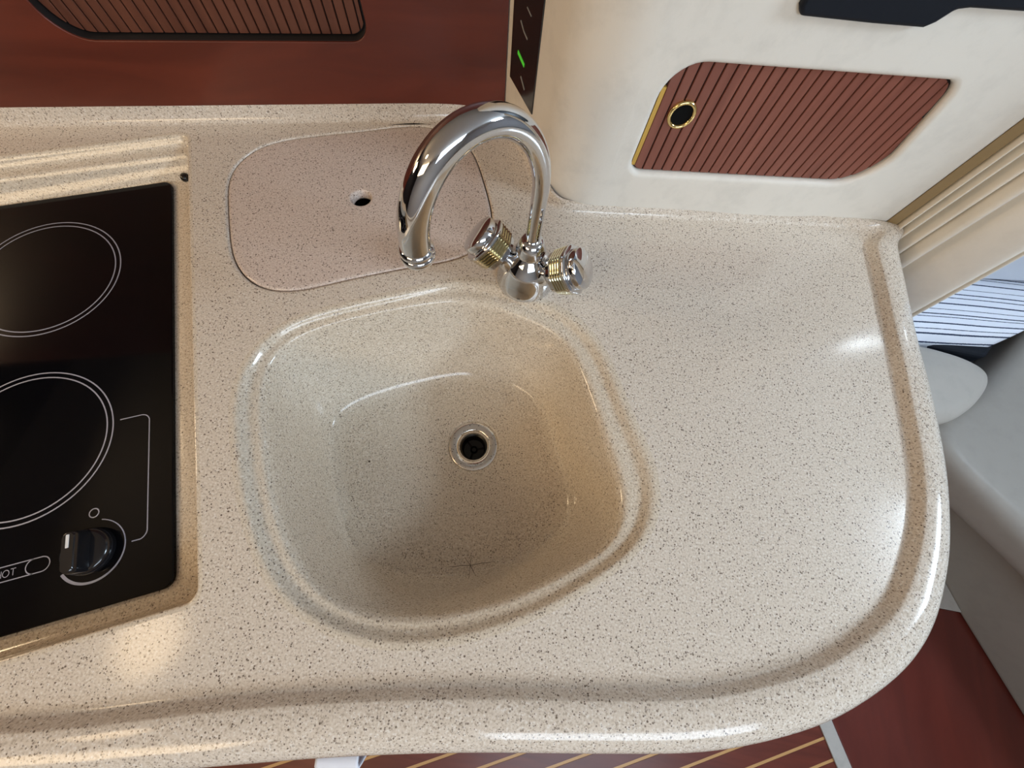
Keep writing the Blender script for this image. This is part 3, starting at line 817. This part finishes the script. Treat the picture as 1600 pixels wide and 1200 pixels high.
# (s at the worktop height, depth out of the plane)
fold = [(0.0060, -0.014), (0.0095, -0.006), (0.0120, 0.002), (0.0150, 0.006), (0.0180, 0.000), (0.0200, -0.009), (0.0225, -0.002), (0.0255, 0.006), (0.0290, 0.002), (0.0310, -0.013), (0.0345, -0.014), (0.0385, -0.002), (0.0430, 0.005), (0.0470, 0.003), (0.0485, -0.006), (0.0510, 0.004), (0.0575, 0.013), (0.0640, 0.012), (0.0680, -0.006), (0.0720, -0.004), (0.0840, 0.007), (0.1050, 0.013), (0.1220, 0.014), (0.1330, 0.012), (0.1380, 0.007), (0.1400, 0.001), (0.1430, 0.005), (0.1460, 0.004), (0.1480, -0.004)]
fd = catmull([Vector(p) for p in fold], 5, False)
cm = MB()
zs = [-0.62 + 0.08 * k for k in range(16)]
cm.loft([[PC.P(p.x * (1 - lean(p.x) * z / 0.15 * 0.55), z, p.y) for p in fd] for z in zs], False)
cobj = obj('privacy_curtain', cm, CURTAIN, smooth=180, recalc=False)
sol = cobj.modifiers.new('thickness', 'SOLIDIFY'); sol.thickness = 0.0015
tag(cobj, 'cream pleated curtain hanging beside the right end of the worktop', 'curtain')
gt = MB(); gt.box((-0.0035, 0.0040, -0.012), (0.0085, 0.60, 0.0015), PC.M())
tag(obj('trim_1', gt, GILT, smooth=0, bevel=0.001), kind='structure')

# ------------------------------------------------------------------ forward berth and settee beyond the worktop
# berth base
mb = MB(); mb.loft([[Vector((x, y, z)) for x, y in ((0.62, 0.665), (1.30, 0.665), (1.50, 0.93), (2.3, 0.95), (2.3, 1.45), (0.62, 1.45))] for z in (FLOOR, -0.58)], True, True, True)
tag(obj('bunk', mb, PALEBLUE, smooth=0, bevel=0.01), 'pale bunk box beyond the curtain, below the navy mattress', 'bunk')
# striped bedding
def stripes():
    m = mat('striped_cotton', srgb(236, 240, 250), 0.9, spec=0.1)
    L = m.node_tree.links; b = m.node_tree.nodes['Principled BSDF']
    uv = nd(m, 'ShaderNodeUVMap'); sx = nd(m, 'ShaderNodeSeparateXYZ'); L.new(uv.outputs[0], sx.inputs[0])
    nz = nd(m, 'ShaderNodeTexNoise'); nz.inputs['Scale'].default_value = 140; L.new(uv.outputs[0], nz.inputs['Vector'])
    fac = None
    pos = [(0.05, 0.006), (0.12, 0.014), (0.165, 0.008), (0.25, 0.016), (0.345, 0.007), (0.42, 0.013), (0.475, 0.010), (0.555, 0.015), (0.63, 0.007), (0.69, 0.012), (0.725, 0.008), (0.80, 0.014), (0.86, 0.007), (0.90, 0.012), (0.96, 0.008)]
    jit = nd(m, 'ShaderNodeMath', operation='MULTIPLY_ADD'); L.new(nz.outputs[0], jit.inputs[0]); jit.inputs[1].default_value = 0.006; L.new(sx.outputs[1], jit.inputs[2])
    for p, w in pos:
        d = nd(m, 'ShaderNodeMath', operation='SUBTRACT'); L.new(jit.outputs[0], d.inputs[0]); d.inputs[1].default_value = p + 0.006
        a = nd(m, 'ShaderNodeMath', operation='ABSOLUTE'); L.new(d.outputs[0], a.inputs[0])
        l = nd(m, 'ShaderNodeMath', operation='LESS_THAN'); L.new(a.outputs[0], l.inputs[0]); l.inputs[1].default_value = w * 0.52
        if fac is None: fac = l.outputs[0]
        else:
            mx = nd(m, 'ShaderNodeMath', operation='MAXIMUM'); L.new(fac, mx.inputs[0]); L.new(l.outputs[0], mx.inputs[1]); fac = mx.outputs[0]
    c = mixc(m, fac, srgb(236, 240, 250), srgb(62, 70, 92))
    L.new(c, b.inputs['Base Color'])
    return m
STRIPE = stripes()
sb = MB()
NXs, NYs = 26, 24
for j in range(NYs + 1):
    v = j / NYs                       # 0 back edge, 1 front edge
    for i in range(NXs + 1):
        u = i / NXs
        x = lerp(0.92, lerp(1.78, 1.27, v ** 0.7), u)
        y = lerp(0.93, lerp(0.645, 0.675, u), v) + 0.06 * (u - 0.35) * (1 - v * 0.5)
        z = -0.445 + 0.012 * math.sin(3.1 * v) - 0.05 * max(0, v - 0.82)**2 * 30 + 0.0012 * math.sin(9*u + 5*v) - 0.02 * max(0, 0.08 - u) * 10
        sb.v.append(Vector((x, y, z)))
for j in range(NYs):
    for i in range(NXs):
        a = j*(NXs+1) + i
        sb.f.append((a, a + NXs + 1, a + NXs + 2, a + 1))
so = obj('striped_blanket', sb, STRIPE, smooth=180, recalc=False)
uvl = so.data.uv_layers.new(name='UVMap')
for p in so.data.polygons:
    for li, vi in zip(p.loop_indices, p.vertices):
        uvl.data[li].uv = ((vi % (NXs+1)) / NXs, (vi // (NXs+1)) / NYs)
sm_ = so.modifiers.new('thickness', 'SOLIDIFY'); sm_.thickness = 0.02; sm_.offset = -1
tag(so, 'white bedding with thin dark blue stripes on the berth', 'bedding')
mb = MB(); mb.loft([[Vector((x, y, z)) for x, y in ((0.66, 0.668), (1.27, 0.668), (1.47, 0.93), (2.3, 0.95), (2.3, 1.40), (0.66, 1.40))] for z in (-0.579, -0.48)], True, True, True); tag(obj('berth_mattress', mb, NAVY, smooth=0, bevel=0.012), 'dark navy berth mattress under the striped bedding', 'mattress')
# headboard / hull lining behind the bedding
mb = MB(); mb.loft([[Vector((x, y, z)) for x, y in ((0.70, 0.790), (2.30, 1.055), (2.30, 1.095), (0.70, 0.830))] for z in (-0.427, 1.015)], True, True, True)
tag(obj('hull_lining', mb, PALEBLUE, smooth=0, bevel=0.01), 'pale grey blue lining behind the striped bedding', 'lining')

def cushion(name, plan, z0, z1, r, material, parent=None, n=6):
    """soft slab: plan outline (ccw) with rolled top and bottom edges and a crowned top"""
    P = relax(catmull([Vector(p) for p in plan], 10, True), 40)
    c = sum(P, Vector((0, 0))) / len(P)
    mbx = MB(); rg_ = []
    def ins(d):
        return [p + (c - p).normalized() * min(d, (c - p).length * 0.6) for p in P]
    for k in range(n + 1):
        a = math.pi/2 * k / n
        rg_.append([v3(p, z0 + r * (1 - math.cos(a))) for p in ins(r * (1 - math.sin(a)))])
    for k in range(n + 1):
        a = math.pi/2 * k / n
        rg_.append([v3(p, z1 - r * (1 - math.sin(a))) for p in ins(r * (1 - math.cos(a)))])
    base = ins(r)
    for t in (0.15, 0.35, 0.6, 0.85):
        rg_.append([v3(lerp(p, c, t), z1 + 0.010 * math.sin(math.pi/2 * t) ** 2) for p in base])
    mbx.loft(rg_, True, True, True)
    return obj(name, mbx, material, parent, smooth=180)
bo = cushion('bolster_cushion', [(0.74, 0.47), (0.98, 0.42), (1.12, 0.44), (1.235, 0.565), (1.225, 0.62), (1.10, 0.655), (0.90, 0.660), (0.74, 0.64)], -0.575, -0.445, 0.045, LEATHER)
tag(bo, 'off-white rounded bolster cushion between the worktop end and the striped bedding', 'cushion')
# seam piping on the bolster front
# settee
st = thing('settee', 'large pale grey upholstered settee at the right edge beyond the worktop', 'settee', (1.7, 0.1, FLOOR))
base_line = [(1.16, 0.56), (1.30, 0.47), (1.42, 0.235), (1.521, 0.011), (1.663, -0.2485), (1.92, -0.72), (2.40, -0.72), (2.40, 0.60)]
sbm = MB()
sbm.loft([[v3(Vector(p), FLOOR + 0.006) for p in base_line], [v3(Vector(p), -0.601) for p in base_line]], True, True, True)
obj('settee_base', sbm, SETTEE, st, smooth=0, bevel=0.012)
cushion('seat_cushion', [(1.06, 0.44), (1.075, 0.36), (1.20, 0.24), (1.40, 0.05), (1.60, -0.26), (1.88, -0.76), (2.42, -0.78), (2.42, 0.90), (1.60, 0.92), (1.41, 0.79), (1.27, 0.61), (1.15, 0.505)], -0.60, -0.47, 0.05, SETTEE, st)

# raised cherry step with grey edge trim
stp = thing('floor_hatch_panel', 'smooth red cherry floor panel with a grey edge, below the worktop corner', 'floor panel', (1.3, -0.35, FLOOR))
sd = Vector((0.0464, -0.1011)).normalized(); sn = Vector((sd.y, -sd.x))
e0 = Vector((1.0791, -0.3396)); e1 = e0 + sd * 0.9
def slab(name, pts, z0, z1, m, parent, bevel=0.002):
    mbx = MB(); mbx.loft([[v3(Vector(p), z0) for p in pts], [v3(Vector(p), z1) for p in pts]], True, True, True)
    return obj(name, mbx, m, parent, smooth=0, bevel=bevel)
slab('panel', [(0.925, 0.0095), tuple(e0 - sd*0.33), tuple(e1), (2.3, e1.y), (2.3, 0.0095)], FLOOR, FLOOR + 0.005, CHERRYDARK, stp)
slab('edge_trim', [tuple(e0 - sd*0.36 + sn*0.001), tuple(e0 - sd*0.36 + sn*0.041), tuple(e1 + sn*0.041), tuple(e1 + sn*0.001)], FLOOR, FLOOR + 0.006, GREYTRIM, stp)
slab('sill', [(0.93, 0.010), (1.52, 0.010), (1.42, 0.23), (0.84, 0.20)], FLOOR, FLOOR + 0.02, GREYTRIM, stp)

# white towel hanging under the front edge
rail = MB()
ra, rb = Vector((-0.1245, -0.2630, -0.140)), Vector((-0.0880, -0.2565, -0.140))
rail.tube([ra, rb], 0.006, 16)
for q in (ra.lerp(rb, 0.1), ra.lerp(rb, 0.9)):
    rail.tube([q, q + Vector((-0.020, 0.118, 0.0))], 0.004, 12)
tag(obj('towel_rail', rail, CHROME, smooth=50), 'short chrome rail on the cabinet front holding the white cloth', 'rail')
tw = MB()
NXt = 14
tprof = [(0.012, -0.26), (0.011, -0.20), (0.0095, -0.150), (0.0085, -0.138), (0.003, -0.1315), (-0.004, -0.1315), (-0.0095, -0.138), (-0.0105, -0.150), (-0.013, -0.22), (-0.015, -0.32), (-0.016, -0.40)]
td = (rb - ra).normalized(); tnn = Vector((-td.y, td.x, 0))
tw.loft([[ra.lerp(rb, lerp(-0.10, 1.10, k/NXt)) + tnn * (d + 0.0016*math.sin(0.9*k)*(1 if abs(d) > 0.01 else 0)) + Vector((0, 0, z + 0.140)) for k in range(NXt+1)] for d, z in tprof], False)
two = obj('hand_towel', tw, TOWEL, smooth=180, recalc=False)
t_ = two.modifiers.new('thickness', 'SOLIDIFY'); t_.thickness = 0.003; t_.offset = 0
tag(two, 'small white cloth hanging just below the front edge of the worktop', 'cloth')

# ------------------------------------------------------------------ lamps and windows
def downlight(x, y):
    t = thing('ceiling_downlight', 'round warm ceiling downlight above the galley', 'lamp', (x, y, 1.0))
    m = MB(); m.lathe([(0.112, 0.02), (0.115, 0.002), (0.106, -0.004), (0.098, 0.004), (0.094, 0.016)], (x, y, 1.0), (0,0,1), 48, cap0=False, cap1=False)
    obj('bezel', m, CHROME, t, smooth=60)
    m = MB(); m.lathe([(0.094, 0.008), (0.070, 0.002), (0.001, -0.002)], (x, y, 1.0), (0,0,1), 48)
    obj('lens', m, mat('lamp_lens', (1, 0.9, 0.75, 1), 0.3, emit=(1.0, 0.74, 0.45, 1), estr=8.0), t, smooth=60)
downlight(-0.92, -0.50)
# lamp housing behind the warm saloon light
sl_ = thing('wall_lamp', 'warm rectangular lamp on the dark walnut wall', 'lamp', (-1.66, -0.12, 0.55))
m = MB(); m.box((-1.70, -0.28, 0.54), (-1.645, 0.04, 0.78)); obj('housing', m, WHITE, sl_, smooth=0, bevel=0.01)

# forward window seen as a bright patch in the worktop
PANE = mat('daylight_pane', (0.8, 0.9, 1, 1), 0.2, emit=(0.80, 0.91, 1.0, 1), estr=20.0)
wv = Vector((0.4174, 0.2899)).normalized()
wc = wv * 1.545; wz = 0.818
wn = Vector((-0.9865, -0.1634)); wv = Vector((-0.1634, 0.9865))      # along and into the hull lining
win = MB()
def wp(a, b, d=0): q = wc + wn * a * 1.15 + wv * (d - 0.004); return Vector((q.x, q.y, wz + b))
wl = [Vector(p) for p in ((-0.075, -0.040), (0.055, -0.050), (0.060, -0.042), (0.058, 0.060), (0.050, 0.066), (-0.072, -0.028))]
win.loft([[wp(p.x, p.y, 0.0) for p in wl], [wp(p.x, p.y, 0.004) for p in wl]], True, True, True)
wfr = MB()
wfr.loft([[wp(p.x * k, p.y * k, d) for p in wl] for k, d in ((1.0, -0.006), (1.12, -0.012), (1.22, -0.004), (1.22, 0.006))], True)
w1 = tag(obj('window_1', wfr, WHITE, smooth=60), kind='structure')
obj('window_pane', win, PANE, w1, smooth=0)
